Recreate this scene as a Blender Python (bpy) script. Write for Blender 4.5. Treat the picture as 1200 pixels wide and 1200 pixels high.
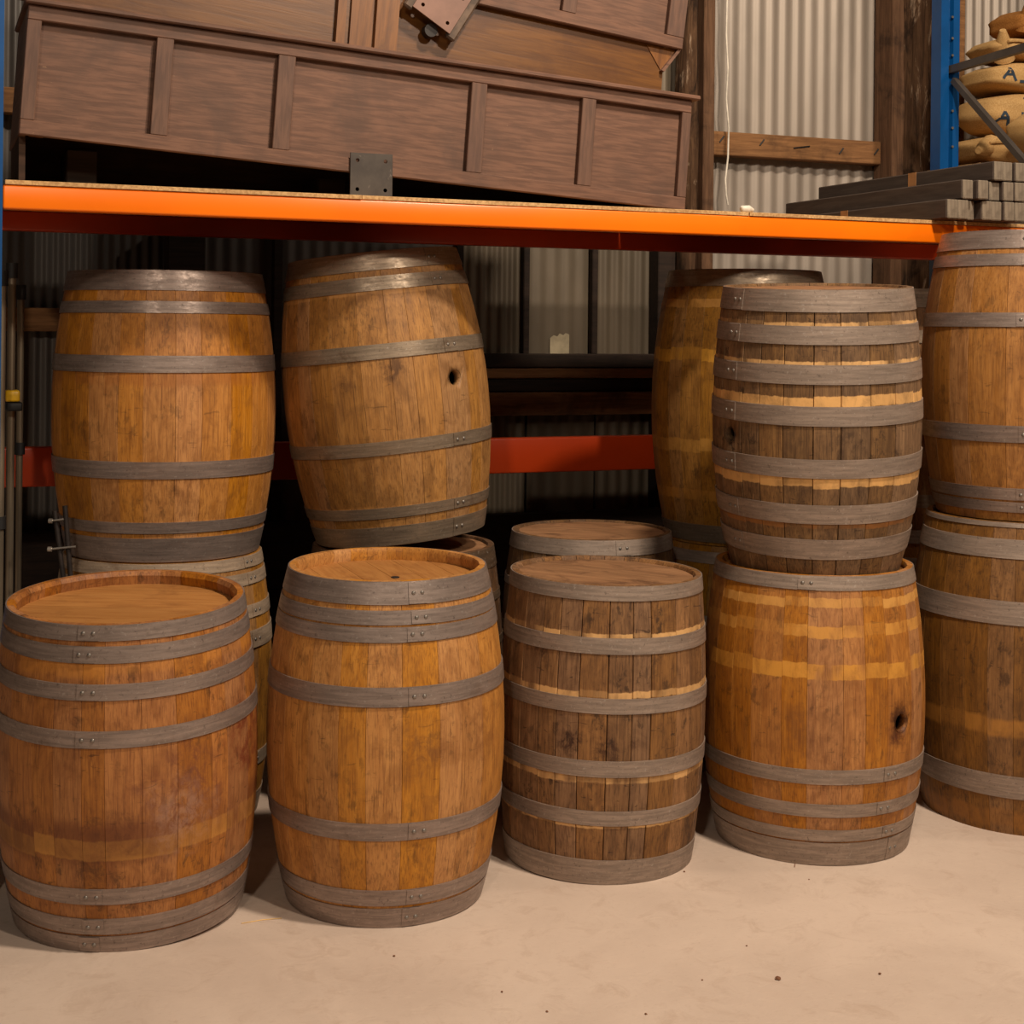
import bpy, bmesh, math, random
from mathutils import Vector, Matrix
random.seed(7)
for o in list(bpy.data.objects): bpy.data.objects.remove(o)
scene = bpy.context.scene
COL = scene.collection

# ------------------------------------------------------------------ camera
F = 1750.0; EYE = 1.64; YAW = math.radians(21.7); ROLL = 0.010; PX, PY = 600.0, 385.0
RIGHT = Vector((math.cos(YAW), -math.sin(YAW), 0)); FWD = Vector((math.sin(YAW), math.cos(YAW), 0)); UP = Vector((0, 0, 1))
CAM = Vector((0, 0, EYE))
cd = bpy.data.cameras.new('camera'); cam = bpy.data.objects.new('camera', cd); COL.objects.link(cam)
cd.sensor_width = 36; cd.lens = 36 * F / 1200; cd.shift_y = -(600 - PY) / 1200; cd.clip_start = 0.05
cx = RIGHT * math.cos(ROLL) + UP * math.sin(ROLL); cy = -RIGHT * math.sin(ROLL) + UP * math.cos(ROLL); cz = -FWD
M = Matrix((cx, cy, cz)).transposed().to_4x4(); M.translation = CAM
cam.matrix_world = M
scene.camera = cam

# ------------------------------------------------------------------ world, lamps and fill light, exposure
w = bpy.data.worlds.new('world'); scene.world = w; w.use_nodes = True
bg = w.node_tree.nodes['Background']; bg.inputs[0].default_value = (1.0, 0.80, 0.62, 1); bg.inputs[1].default_value = 0.012
def area(name, loc, target, size, power, col):
    d = bpy.data.lights.new(name, 'AREA'); d.shape = 'DISK'; d.size = size; d.energy = power; d.color = col
    o = bpy.data.objects.new(name, d); COL.objects.link(o); o.location = loc
    o.rotation_euler = (Vector(target) - Vector(loc)).to_track_quat('-Z', 'Y').to_euler()
    return o
LC = (1.0, 0.86, 0.70)
area('high_lamp_or_fill', (2.5, 1.75, 5.6), (2.2, 4.4, 0.8), 0.4, 235, LC)
area('high_lamp_or_fill', (3.0, -1.6, 5.2), (2.0, 4.6, 1.0), 0.4, 185, LC)
area('high_lamp_or_fill', (-2.0, -2.4, 5.0), (1.6, 5.0, 1.0), 0.4, 110, LC)
area('high_lamp_or_fill', (6.0, 2.6, 5.6), (3.8, 5.4, 1.2), 0.4, 40, LC)  # added fill light from the right, no known lamp there
vs = scene.view_settings
vs.view_transform = 'Standard'; vs.look = 'None'; vs.gamma = 1; vs.use_curve_mapping = False; vs.exposure = 0.0

# ------------------------------------------------------------------ pixel -> point
def ray(px, py):
    x, y = px - PX, py - PY
    u = x * math.cos(ROLL) + y * math.sin(ROLL); v = -x * math.sin(ROLL) + y * math.cos(ROLL)
    return FWD + RIGHT * (u / F) - UP * (v / F)
def atd(px, py, d): return CAM + ray(px, py) * d
def atY(px, py, Y): r = ray(px, py); return CAM + r * (Y / r.y)
def atX(px, py, X): r = ray(px, py); return CAM + r * (X / r.x)
def atZ(px, py, Z): r = ray(px, py); return CAM + r * ((Z - EYE) / r.z)
def cw(xc, d, z=0.0): p = RIGHT * xc + FWD * d; return Vector((p.x, p.y, z))

# ------------------------------------------------------------------ mesh helpers
def link(name, me, mat=None, parent=None):
    o = bpy.data.objects.new(name, me); COL.objects.link(o)
    if mat is not None: me.materials.clear(); me.materials.append(mat)
    if parent is not None: o.parent = parent
    return o
def pydata(verts, faces, smooth=False, angle=0.6):
    me = bpy.data.meshes.new('m'); me.from_pydata([tuple(v) for v in verts], [], faces)
    bm = bmesh.new(); bm.from_mesh(me); bmesh.ops.recalc_face_normals(bm, faces=bm.faces); bm.to_mesh(me); bm.free()
    if smooth:
        for p in me.polygons: p.use_smooth = True
        me.set_sharp_from_angle(angle=angle)
    me.update(); return me
def frombm(bm, smooth=False, angle=0.6):
    bmesh.ops.recalc_face_normals(bm, faces=bm.faces)
    me = bpy.data.meshes.new('m'); bm.to_mesh(me); bm.free()
    if smooth:
        for p in me.polygons: p.use_smooth = True
        me.set_sharp_from_angle(angle=angle)
    return me
def box_me(a, b, bev=0.0, seg=1):
    bm = bmesh.new(); bmesh.ops.create_cube(bm, size=1)
    s = [b[i] - a[i] for i in range(3)]; c = [(a[i] + b[i]) / 2 for i in range(3)]
    for v in bm.verts: v.co = Vector((v.co.x * s[0] + c[0], v.co.y * s[1] + c[1], v.co.z * s[2] + c[2]))
    if bev > 0: bmesh.ops.bevel(bm, geom=bm.edges[:], offset=bev, segments=seg, affect='EDGES', profile=0.5)
    return frombm(bm, bev > 0 and seg > 1, 0.9)
def extr(pts, z0, z1, axis='z'):
    """closed polygon pts (a,b) pulled along an axis"""
    n = len(pts); V = []
    for z in (z0, z1):
        for a, b in pts:
            V.append({'z': (a, b, z), 'x': (z, a, b), 'y': (a, z, b)}[axis])
    Fs = [[i, (i + 1) % n, n + (i + 1) % n, n + i] for i in range(n)] + [list(range(n))[::-1], list(range(n, 2 * n))]
    return pydata(V, Fs)
def tube_me(pts, r, n=10, caps=True):
    V = []; Fs = []
    pts = [Vector(p) for p in pts]; rs = r if isinstance(r, (list, tuple)) else [r] * len(pts)
    for i, p in enumerate(pts):
        t = (pts[min(i + 1, len(pts) - 1)] - pts[max(i - 1, 0)]).normalized()
        a = t.orthogonal().normalized() if i == 0 else (a - t * a.dot(t)).normalized()
        b = t.cross(a)
        for k in range(n):
            th = 2 * math.pi * k / n; V.append(p + (a * math.cos(th) + b * math.sin(th)) * rs[i])
    for i in range(len(pts) - 1):
        for k in range(n):
            Fs.append([i * n + k, i * n + (k + 1) % n, (i + 1) * n + (k + 1) % n, (i + 1) * n + k])
    if caps: Fs += [list(range(n))[::-1], list(range((len(pts) - 1) * n, len(pts) * n))]
    return pydata(V, Fs, True, 0.9)
def cut(o, cutters):
    """carve real holes: boolean, applied, cutters deleted"""
    for c in cutters:
        m = o.modifiers.new('b', 'BOOLEAN'); m.operation = 'DIFFERENCE'; m.object = c; m.solver = 'EXACT'
    bpy.context.view_layer.update()
    dg = bpy.context.evaluated_depsgraph_get()
    me = bpy.data.meshes.new_from_object(o.evaluated_get(dg))
    o.modifiers.clear(); o.data = me
    for c in cutters: bpy.data.objects.remove(c)
def tag(o, label, cat, group=None):
    o['label'] = label; o['category'] = cat
    if group: o['group'] = group
    return o
def struct(o): o['kind'] = 'structure'; return o
def empty(name, loc, label=None, cat=None, group=None):
    o = bpy.data.objects.new(name, None); COL.objects.link(o); o.location = loc; o.empty_display_size = 0.05
    if label: tag(o, label, cat, group)
    return o

# ------------------------------------------------------------------ materials
def srgb(c):
    return tuple(((x / 255) / 12.92 if x / 255 <= 0.04045 else ((x / 255 + 0.055) / 1.055) ** 2.4) for x in c) + (1,)
class NT:
    def __init__(s, name):
        s.m = bpy.data.materials.new(name); s.m.use_nodes = True; s.t = s.m.node_tree; s.t.nodes.clear()
        s.out = s.t.nodes.new('ShaderNodeOutputMaterial'); s.p = s.t.nodes.new('ShaderNodeBsdfPrincipled')
        s.t.links.new(s.p.outputs[0], s.out.inputs[0])
        s.tc = s.t.nodes.new('ShaderNodeTexCoord')
    def put(s, sock, v):
        if hasattr(v, 'is_linked') or isinstance(v, bpy.types.NodeSocket): s.t.links.new(v, sock)
        else: sock.default_value = v
    def noise(s, scale=(1, 1, 1), freq=5, detail=4, rough=0.55, dist=0.0, off=(0, 0, 0)):
        mp = s.t.nodes.new('ShaderNodeMapping'); s.t.links.new(s.tc.outputs['Object'], mp.inputs[0])
        mp.inputs['Scale'].default_value = scale; mp.inputs['Location'].default_value = off
        n = s.t.nodes.new('ShaderNodeTexNoise'); s.t.links.new(mp.outputs[0], n.inputs['Vector'])
        n.inputs['Scale'].default_value = freq; n.inputs['Detail'].default_value = detail
        n.inputs['Roughness'].default_value = rough; n.inputs['Distortion'].default_value = dist
        return n.outputs['Fac']
    def rng(s, v, a, b, c=0.0, d=1.0, smooth=True):
        n = s.t.nodes.new('ShaderNodeMapRange'); n.interpolation_type = 'SMOOTHSTEP' if smooth else 'LINEAR'
        s.put(n.inputs[0], v)
        for i, x in enumerate((a, b, c, d)): s.put(n.inputs[i + 1], x)
        return n.outputs[0]
    def math(s, op, a, b=0.0, c=0.0):
        n = s.t.nodes.new('ShaderNodeMath'); n.operation = op
        s.put(n.inputs[0], a); s.put(n.inputs[1], b); s.put(n.inputs[2], c); return n.outputs[0]
    def mix(s, f, a, b, mode='MIX'):
        n = s.t.nodes.new('ShaderNodeMix'); n.data_type = 'RGBA'; n.blend_type = mode
        s.put(n.inputs[0], f); s.put(n.inputs[6], a); s.put(n.inputs[7], b); return n.outputs[2]
    def xyz(s):
        n = s.t.nodes.new('ShaderNodeSeparateXYZ'); s.t.links.new(s.tc.outputs['Object'], n.inputs[0]); return n.outputs
    def rand(s): n = s.t.nodes.new('ShaderNodeObjectInfo'); return n.outputs['Random']
    def bump(s, h, strength, dist=0.002):
        n = s.t.nodes.new('ShaderNodeBump'); n.inputs['Strength'].default_value = strength; n.inputs['Distance'].default_value = dist
        s.t.links.new(h, n.inputs['Height']); s.t.links.new(n.outputs[0], s.p.inputs['Normal'])
    def done(s, col, rough=0.6, metal=0.0, spec=0.5):
        s.put(s.p.inputs['Base Color'], col); s.put(s.p.inputs['Roughness'], rough)
        s.put(s.p.inputs['Metallic'], metal); s.put(s.p.inputs['Specular IOR Level'], spec); return s.m
def plain(name, col, rough=0.6, metal=0.0, var=0.12, freq=12, scale=(1, 1, 1), bump=0.0, spec=0.5):
    n = NT(name); f = n.noise(scale, freq, 5, 0.6)
    c = srgb(col); lo = tuple(x * (1 - var * 2) for x in c[:3]) + (1,); hi = tuple(min(1, x * (1 + var * 2)) for x in c[:3]) + (1,)
    if bump: n.bump(f, bump)
    return n.done(n.mix(n.rng(f, 0.3, 0.7), lo, hi), rough, metal, spec)
def timber(name, c1, c2, axis='x', rough=0.7, dark=(40, 26, 16), damt=0.5, bump=0.3, dfreq=3.0, spec=0.3):
    n = NT(name); sc = {'x': (1, 14, 14), 'y': (14, 1, 14), 'z': (14, 14, 1)}[axis]
    g = n.noise(sc, 4, 6, 0.65, 0.6); col = n.mix(n.rng(g, 0.3, 0.7), srgb(c1), srgb(c2))
    st = n.noise((1, 1, 1), dfreq, 5, 0.65, 0.4, (3, 1, 2)); col = n.mix(n.math('MULTIPLY', n.rng(st, 0.5, 0.72), damt), col, srgb(dark))
    n.bump(g, bump); return n.done(col, rough, 0.0, spec)

def barrel_mat(name, c1, c2, dark, bands=(), stain=0.4, dirt=0.35, rvar=0.3, seed=0, blots=(), rough=0.55):
    """wood in barrel-local metres: grain runs up the staves, each stave its own tone, bands = marks of old hoops, blots = stains"""
    yel = lambda c: (c[0] * 0.965, c[1] * 0.98, c[2] * 0.91)
    c1, c2, dark = yel(c1), yel(c2), yel(dark)
    n = NT(name); x = n.xyz(); r = n.rand()
    off = (seed * 3.1, seed * 1.7, seed * 2.3)
    g = n.noise((22, 22, 1.3), 3.0, 7, 0.7, 0.5, off); fine = n.noise((90, 90, 3), 3.0, 3, 0.6, 0.0, off)
    col = n.mix(n.rng(g, 0.28, 0.72), srgb(c1), srgb(c2))
    col = n.mix(n.math('MULTIPLY', n.rng(fine, 0.46, 0.7), 0.62), col, srgb(dark))
    # stave tone
    v = n.rng(r, 0, 1, 1 - rvar * 0.55, 1 + rvar * 0.3, False)
    hs = n.t.nodes.new('ShaderNodeHueSaturation'); n.put(hs.inputs['Value'], v); n.put(hs.inputs['Color'], col)
    n.put(hs.inputs['Saturation'], n.rng(n.math('FRACT', n.math('MULTIPLY', r, 7.3)), 0, 1, 0.9, 1.06, False)); col = hs.outputs[0]
    mot = n.noise((1.6, 1.6, 1), 11, 5, 0.65, 0.6, (off[2], off[1], off[0])); col = n.mix(n.math('MULTIPLY', n.rng(mot, 0.42, 0.68), 0.46), col, srgb(dark))
    drip = n.noise((48, 48, 0.8), 1.6, 3, 0.6, 0.2, off); col = n.mix(n.math('MULTIPLY', n.rng(drip, 0.6, 0.72), 0.4), col, srgb(tuple(v * 0.7 for v in dark)))
    # soaked-in stains and scuffs
    big = n.noise((2.2, 2.2, 1.6), 2.2, 6, 0.62, 0.8, off); col = n.mix(n.math('MULTIPLY', n.rng(big, 0.5, 0.72), stain), col, srgb(dark))
    sp = n.noise((1, 1, 0.6), 34, 4, 0.7, 0.3, off); big2 = n.noise((1, 1, 1), 4.2, 3, 0.6, 0.0, (off[2], off[0], off[1]))
    col = n.mix(n.math('MULTIPLY', n.math('MULTIPLY', n.rng(sp, 0.52, 0.66), n.rng(big2, 0.38, 0.6)), dirt), col, srgb((46, 30, 18)))
    scr = n.noise((6, 6, 26), 3.2, 3, 0.5, 1.2, (off[1], off[2], off[0])); col = n.mix(n.math('MULTIPLY', n.rng(scr, 0.655, 0.73), dirt * 0.9), col, srgb((48, 30, 18)))
    jit = n.math('MULTIPLY', n.math('SUBTRACT', n.noise((30, 30, 2), 1.4, 3, 0.6, 0, off), 0.5), 0.012)
    patch = n.noise((7, 7, 2), 1.6, 3, 0.6, 0.0, (off[0], off[2], off[1]))
    z = n.math('ADD', x[2], jit)
    for (z0, z1, c, k, soft) in bands:
        e = soft
        stv = n.math('FRACT', n.math('MULTIPLY', r, 13.7 + z0 * 31))
        zj = n.math('ADD', z, n.math('MULTIPLY', n.math('SUBTRACT', stv, 0.5), (z1 - z0) * 0.35))
        m = n.math('MULTIPLY', n.rng(zj, z0 - e, z0 + e), n.rng(zj, z1 + e, z1 - e))
        lo, hi = (0.36, 0.6) if k < 1.0 else (0.25, 0.5)
        m = n.math('MULTIPLY', m, n.math('MULTIPLY', n.rng(patch, lo - 0.06, hi - 0.1), n.rng(stv, 0.05, 0.4, 0.3 if k < 1.0 else 0.6, 1.0)))
        m = n.math('MULTIPLY', m, n.rng(mot, 0.75, 0.4, 0.45, 1.0))
        col = n.mix(n.math('MULTIPLY', m, min(k, 0.95)), col, srgb(c))
    for (phi, bz, rr, c, k) in blots:         # local stains: (angle, height, radius, colour, strength)
        R = 0.34
        dx = n.math('SUBTRACT', x[0], R * math.sin(phi)); dy = n.math('SUBTRACT', x[1], -R * math.cos(phi)); dz = n.math('SUBTRACT', x[2], bz)
        d = n.math('SQRT', n.math('ADD', n.math('ADD', n.math('MULTIPLY', dx, dx), n.math('MULTIPLY', dy, dy)), n.math('MULTIPLY', dz, dz)))
        d = n.math('ADD', d, n.math('MULTIPLY', n.math('SUBTRACT', n.noise((1, 1, 1), 14, 4, 0.7, 0.3, off), 0.5), rr * 1.6))
        mk = n.math('MULTIPLY', n.rng(d, rr, rr * 0.25), n.rng(n.noise((1, 1, 0.8), 30, 5, 0.75, 0.6, (seed, rr * 50, 3)), 0.4, 0.6, 0.15, 1.0))
        col = n.mix(n.math('MULTIPLY', mk, k), col, srgb(c))
    n.bump(n.math('ADD', g, n.math('MULTIPLY', fine, 0.5)), 0.25, 0.002)
    return n.done(col, n.rng(g, 0.2, 0.8, rough - 0.08, rough + 0.14), 0.0, 0.35)

def hoop_mat(name, col, rust=0.3, seed=0, rough=0.5, metal=0.55):
    n = NT(name); off = (seed * 2.1, seed, seed * 4.3)
    a = n.noise((1, 1, 2.5), 26, 6, 0.72, 0.3, off); b = n.noise((1, 1, 1), 90, 3, 0.7, 0.0, off); s = n.noise((1, 1, 16), 7, 4, 0.65, 0.2, off)
    c = srgb(col); lo = tuple(x * 0.72 for x in c[:3]) + (1,); hi = tuple(min(1, x * 1.14) for x in c[:3]) + (1,)
    cc = n.mix(n.rng(s, 0.3, 0.7), lo, hi); cc = n.mix(n.math('MULTIPLY', n.rng(a, 0.45, 0.7), 0.55), cc, lo)
    cc = n.mix(n.math('MULTIPLY', n.rng(b, 0.6, 0.72), 0.5), cc, srgb((64, 54, 48)))
    cc = n.mix(n.math('MULTIPLY', n.rng(b, 0.4, 0.3), 0.35), cc, srgb((190, 180, 170)))
    ru = n.noise((1, 1, 1), 6, 5, 0.7, 0.5, (seed, 5, 9)); cc = n.mix(n.math('MULTIPLY', n.rng(ru, 0.56, 0.7), rust), cc, srgb((88, 56, 34)))
    n.bump(n.math('ADD', a, b), 0.15, 0.002)
    return n.done(cc, n.rng(a, 0.25, 0.75, rough - 0.1, rough + 0.15), metal, 0.4)

M_orange = plain('orange_paint', (255, 120, 6), 0.32, 0, 0.03, 3)
M_blue = plain('blue_paint', (6, 70, 126), 0.35, 0, 0.06, 6)
M_grey = plain('grey_paint', (74, 66, 60), 0.45, 0.1, 0.08, 10)
M_steel = plain('galvanised', (128, 120, 112), 0.42, 0.6, 0.15, 30)
M_orange_shade = plain('orange_paint_shaded', (206, 66, 18), 0.32, 0, 0.04, 3)  # the orange beam paint with shade put into its colour, for the rear beams
M_dark = plain('dark_iron', (44, 36, 32), 0.5, 0.3, 0.2, 20)
M_black = plain('black_rubber', (22, 20, 19), 0.6)
M_yellow = plain('yellow_paint', (226, 176, 30), 0.4)
M_white = plain('white_cord', (226, 214, 196), 0.5)

# ------------------------------------------------------------------ the setting
YW = 6.30
n = NT('concrete_floor')
f1 = n.noise((1, 1, 1), 1.3, 7, 0.6, 0.6); f2 = n.noise((1, 1, 1), 9, 6, 0.7, 1.0, (4, 2, 1)); f3 = n.noise((1, 2.2, 1), 60, 3, 0.7, 0.4)
f4 = n.noise((1, 3, 1), 16, 6, 0.75, 1.5, (1, 7, 3))
c = n.mix(n.rng(f1, 0.3, 0.7), srgb((192, 170, 153)), srgb((210, 188, 170)))
c = n.mix(n.math('MULTIPLY', n.rng(f2, 0.48, 0.72), 0.45), c, srgb((174, 148, 128)))
c = n.mix(n.math('MULTIPLY', n.rng(f4, 0.52, 0.7), 0.35), c, srgb((214, 192, 172)))
c = n.mix(n.math('MULTIPLY', n.rng(f3, 0.55, 0.75), 0.25), c, srgb((160, 134, 114)))
n.bump(f2, 0.05); M_floor = n.done(c, n.rng(f2, 0.3, 0.7, 0.5, 0.75), 0, 0.35)
floor = struct(link('floor', box_me((-6, -3, -0.1), (10, YW + 0.12, 0)), M_floor))

def corr_mat(name, col, seed=0.0):
    n = NT(name); a = n.noise((1, 1, 0.35), 2.2, 5, 0.6, 0.3, (seed, 0, 0)); b = n.noise((26, 1, 0.5), 1.5, 4, 0.6, 0, (seed, 2, 0))
    c = srgb(col); lo = tuple(x * 0.7 for x in c[:3]) + (1,)
    cc = n.mix(n.rng(a, 0.35, 0.7), c, lo); cc = n.mix(n.math('MULTIPLY', n.rng(b, 0.5, 0.75), 0.5), cc, lo)
    return n.done(cc, 0.5, 0.25, 0.4)
M_sheet = corr_mat('corrugated_cream', (168, 154, 140)); M_sheet2 = corr_mat('corrugated_grey', (104, 97, 91), 3.0)
M_sheet3 = corr_mat('fibreglass_sheet', (120, 106, 88), 5.0)
wall = struct(link('wall_back', box_me((-4, YW + 0.03, 0), (10, YW + 0.12, 4.6)), plain('wall_backing', (60, 52, 46), 0.8)))
def sheet(p0, p1, pitch, amp, mat, y=YW):
    x0, x1 = atY(p0, 385, y).x, atY(p1, 385, y).x
    N = max(8, int((x1 - x0) / pitch * 8)); V = []; Fs = []
    for i in range(N + 1):
        x = x0 + (x1 - x0) * i / N; yy = y + amp * math.sin(2 * math.pi * (x - x0) / pitch)
        V += [(x, yy, 0.0), (x, yy, 4.6), (x, yy + 0.0025, 4.6), (x, yy + 0.0025, 0.0)]
    for i in range(N):
        a, b = i * 4, i * 4 + 4
        for k in range(4): Fs.append([a + k, a + (k + 1) % 4, b + (k + 1) % 4, b + k])
    Fs += [[3, 2, 1, 0], [N * 4 + k for k in range(4)]]
    return link('corrugated_sheet', pydata(V, Fs, True, 1.2), mat, wall)
sheet(-330, 238, 0.044, 0.006, M_sheet2); sheet(239, 541, 0.062, 0.004, M_sheet2); sheet(542, 617, 0.050, 0.006, M_sheet3)
sheet(619, 697, 0.072, 0.003, M_sheet3); sheet(699, 826, 0.06, 0.006, M_sheet3); sheet(827, 1052, 0.074, 0.0065, M_sheet); sheet(1053, 1420, 0.056, 0.008, M_sheet)

M_girt = timber('old_girt_timber', (112, 76, 46), (150, 106, 66), 'x', 0.8, (52, 34, 22), 0.6, 0.5, 4)
M_oldpost = timber('old_post_timber', (84, 58, 40), (116, 84, 60), 'z', 0.85, (28, 20, 15), 0.7, 0.6, 4)
n = NT('flaking_post'); g1 = n.noise((14, 14, 1), 4, 6, 0.65, 0.6); g2 = n.noise((4, 4, 1), 3.2, 5, 0.65, 0.5, (3, 3, 1)); g3 = n.noise((5, 5, 1.2), 3, 6, 0.7, 0.6, (8, 1, 4))
c = n.mix(n.rng(g1, 0.3, 0.7), srgb((64, 44, 30)), srgb((104, 76, 54))); c = n.mix(n.rng(g3, 0.56, 0.66), c, srgb((166, 140, 116))); c = n.mix(n.math('MULTIPLY', n.rng(g2, 0.5, 0.65), 0.8), c, srgb((32, 22, 16)))
n.bump(g3, 0.6, 0.01); M_bark = n.done(c, 0.9, 0, 0.2)
M_lining = timber('dark_lining', (40, 30, 24), (56, 42, 33), 'x', 0.85, (22, 16, 13), 0.6, 0.4)
tn = [0]
def trim(me, mat): tn[0] += 1; return struct(link('trim_%d' % tn[0], me, mat))
def hrail(pA, pB, thick, mat, y=YW - 0.012, bev=0.004):
    """rail on the wall between two pixels (x, ytop, ybottom at pA)"""
    a = atY(pA[0], pA[1], y - thick); b = atY(pA[0], pA[2], y - thick); e = atY(pB, pA[1], y - thick)
    return trim(box_me((a.x, y - thick, b.z), (e.x, y, a.z), bev), mat)
hrail((-260, 84, 116), 804, 0.07, M_girt)                      # girt behind the boxes
g = hrail((833, 153, 181), 1046, 0.075, M_girt)                # girt on the right with nail slashes
for px, py in ((846, 163), (893, 167), (935, 173), (944, 172), (986, 177), (1027, 178)):
    p = atY(px, py, YW - 0.0895); s = 0.019 if px not in (935, 944) else 0.024; a = 0.9 if px not in (935, 944) else 0.15
    link('nail_slash', tube_me([p + Vector((-s * math.cos(a), 0, -s * math.sin(a))), p + Vector((s * math.cos(a), 0, s * math.sin(a)))], 0.0035, 6), M_black, g)
hrail((-230, 357, 386), 200, 0.06, M_girt)                     # girt under the shelf
def vpost(p0, p1, y0, y1, mat, z0=0.0, z1=4.6, bev=0.004, segs=0):
    a, b = atY(p0, 385, y0).x, atY(p1, 385, y0).x
    if not segs: return trim(box_me((a, y0, z0), (b, y1, z1), bev), mat)
    # rough log: wobbling many-sided post
    V = []; Fs = []; NS, NR = 14, 24; cxm, rx, ry, cym = (a + b) / 2, (b - a) / 2, (y1 - y0) / 2, (y0 + y1) / 2
    rnd = random.Random(int(p0)); ph = [rnd.uniform(0, 6) for _ in range(NS)]
    for j in range(NR + 1):
        z = z0 + (z1 - z0) * j / NR
        for k in range(NS):
            th = 2 * math.pi * k / NS; q = 1 + 0.09 * math.sin(z * 5 + ph[k]) + 0.05 * math.sin(z * 17 + 2 * ph[k])
            V.append((cxm + rx * q * math.cos(th), cym + ry * q * math.sin(th), z))
    for j in range(NR):
        for k in range(NS): Fs.append([j * NS + k, j * NS + (k + 1) % NS, (j + 1) * NS + (k + 1) % NS, (j + 1) * NS + k])
    Fs += [list(range(NS))[::-1], list(range(NR * NS, (NR + 1) * NS))]
    return trim(pydata(V, Fs, True, 1.2), mat)
vpost(800, 821, YW - 0.17, YW - 0.03, M_bark, segs=1); vpost(822, 835, YW - 0.19, YW - 0.03, M_oldpost)
vpost(1043, 1067, YW - 0.18, YW - 0.03, M_oldpost); vpost(1064, 1097, YW - 0.24, YW - 0.09, M_bark, segs=1); vpost(1122, 1128, YW - 0.14, YW - 0.03, M_girt)
vpost(196, 240, YW - 0.14, YW - 0.03, M_lining, z1=2.05)
zr = atY(600, 415, YW - 0.07).z
for p0, p1, zz0 in ((320, 331, 0.0), (534, 543, zr), (613.5, 620.5, zr), (694, 700.5, zr)): vpost(p0, p1, YW - 0.05, YW - 0.01, M_lining, z0=zz0, z1=2.1)
vpost(771, 791, YW - 0.1, YW - 0.01, M_lining, z1=2.1)
# dark planks fixed one over another across the middle bay
hrail((470, 414, 431), 800, 0.07, M_lining); hrail((470, 432, 444), 800, 0.075, M_girt); hrail((470, 445, 460), 800, 0.07, M_lining); hrail((470, 461, 489), 800, 0.09, M_girt)
# dark low lining at the foot of the wall
pz = atY(640, 602, YW - 0.2).z
for k in range(3):
    trim(box_me((-3.5, YW - 0.17 + 0.006 * (k % 2), pz * k / 3 + 0.002), (8, YW - 0.10, pz * (k + 1) / 3 - 0.002), 0.003), M_lining)

# ------------------------------------------------------------------ pallet rack
YF, YR = 4.525, 5.56; ZB0, ZB1, ZTOP = 1.969, 2.040, 2.053
XL = atY(1.5, 385, YF).x - 0.085; XR = atY(1102.5, 100, YR).x
rack = empty('pallet_rack', (0, 0, 0), 'orange beamed pallet rack with blue uprights standing over the barrels', 'rack')
def upright(x0, x1, y0, y1, z1):
    t = 0.004; wdt = x1 - x0
    P = [(x0, y1), (x0, y0), (x0 + wdt * .42, y0), (x0 + wdt * .47, y0 + .022), (x0 + wdt * .62, y0 + .022), (x0 + wdt * .67, y0), (x1, y0), (x1, y1),
         (x1 - t, y1), (x1 - t, y0 + t), (x0 + wdt * .70, y0 + t), (x0 + wdt * .65, y0 + .022 + t), (x0 + wdt * .44, y0 + .022 + t), (x0 + wdt * .39, y0 + t), (x0 + t, y0 + t), (x0 + t, y1)]
    o = link('upright_post', extr(P, 0.0, z1), M_blue, rack)
    bp = link('base_plate', box_me((x0 - 0.02, y0 - 0.02, 0), (x1 + 0.002, y1 + 0.02, 0.006)), M_blue, o)
    return o
upright(XL, XL + 0.085, YF, YF + 0.07, 4.4); upright(XL, XL + 0.085, YR, YR + 0.07, 4.4)
upright(XR, XR + 0.105, YF, YF + 0.07, 4.4)
a = XR; b = atY(1124, 100, YR).x
rp = upright(a, b, YR, YR + 0.07, 4.4)
for py in (20, 45, 65, 130, 150, 172):
    p = atY(1116, py, YR); link('bolt', tube_me([p + Vector((0, 0.001, 0)), p + Vector((0, -0.004, 0))], 0.006, 8), M_steel, rp)
def beam(y0, y1, z0, z1, mat=M_orange_shade, name='beam'):
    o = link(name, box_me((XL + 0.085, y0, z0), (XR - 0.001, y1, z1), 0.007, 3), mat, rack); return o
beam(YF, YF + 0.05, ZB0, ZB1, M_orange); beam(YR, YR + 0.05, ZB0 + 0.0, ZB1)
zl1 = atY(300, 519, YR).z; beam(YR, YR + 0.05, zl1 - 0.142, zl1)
# bracing of the right-hand frame
XB = (a + b) / 2 + 0.012
def brace(p0, p1, wd, name='brace'):
    A = atX(p0[0], p0[1], XB); B = atX(p1[0], p1[1], XB); d = (B - A).normalized(); nrm = Vector((1, 0, 0)); up = nrm.cross(d).normalized()
    t = (YF + 0.035 - A.y) / d.y; B = A + d * t
    V = []
    for P in (A, B):
        for s, q in ((-1, -1), (1, -1), (1, 1), (-1, 1)): V.append(P + up * (wd / 2 * s) + nrm * (0.014 * q))
    return link(name, pydata(V, [[0, 1, 5, 4], [1, 2, 6, 5], [2, 3, 7, 6], [3, 0, 4, 7], [3, 2, 1, 0], [4, 5, 6, 7]]), M_grey, rack)
brace((1107, 84), (1200, 56), 0.034); brace((1118, 94), (1196, 184), 0.026)

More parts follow.
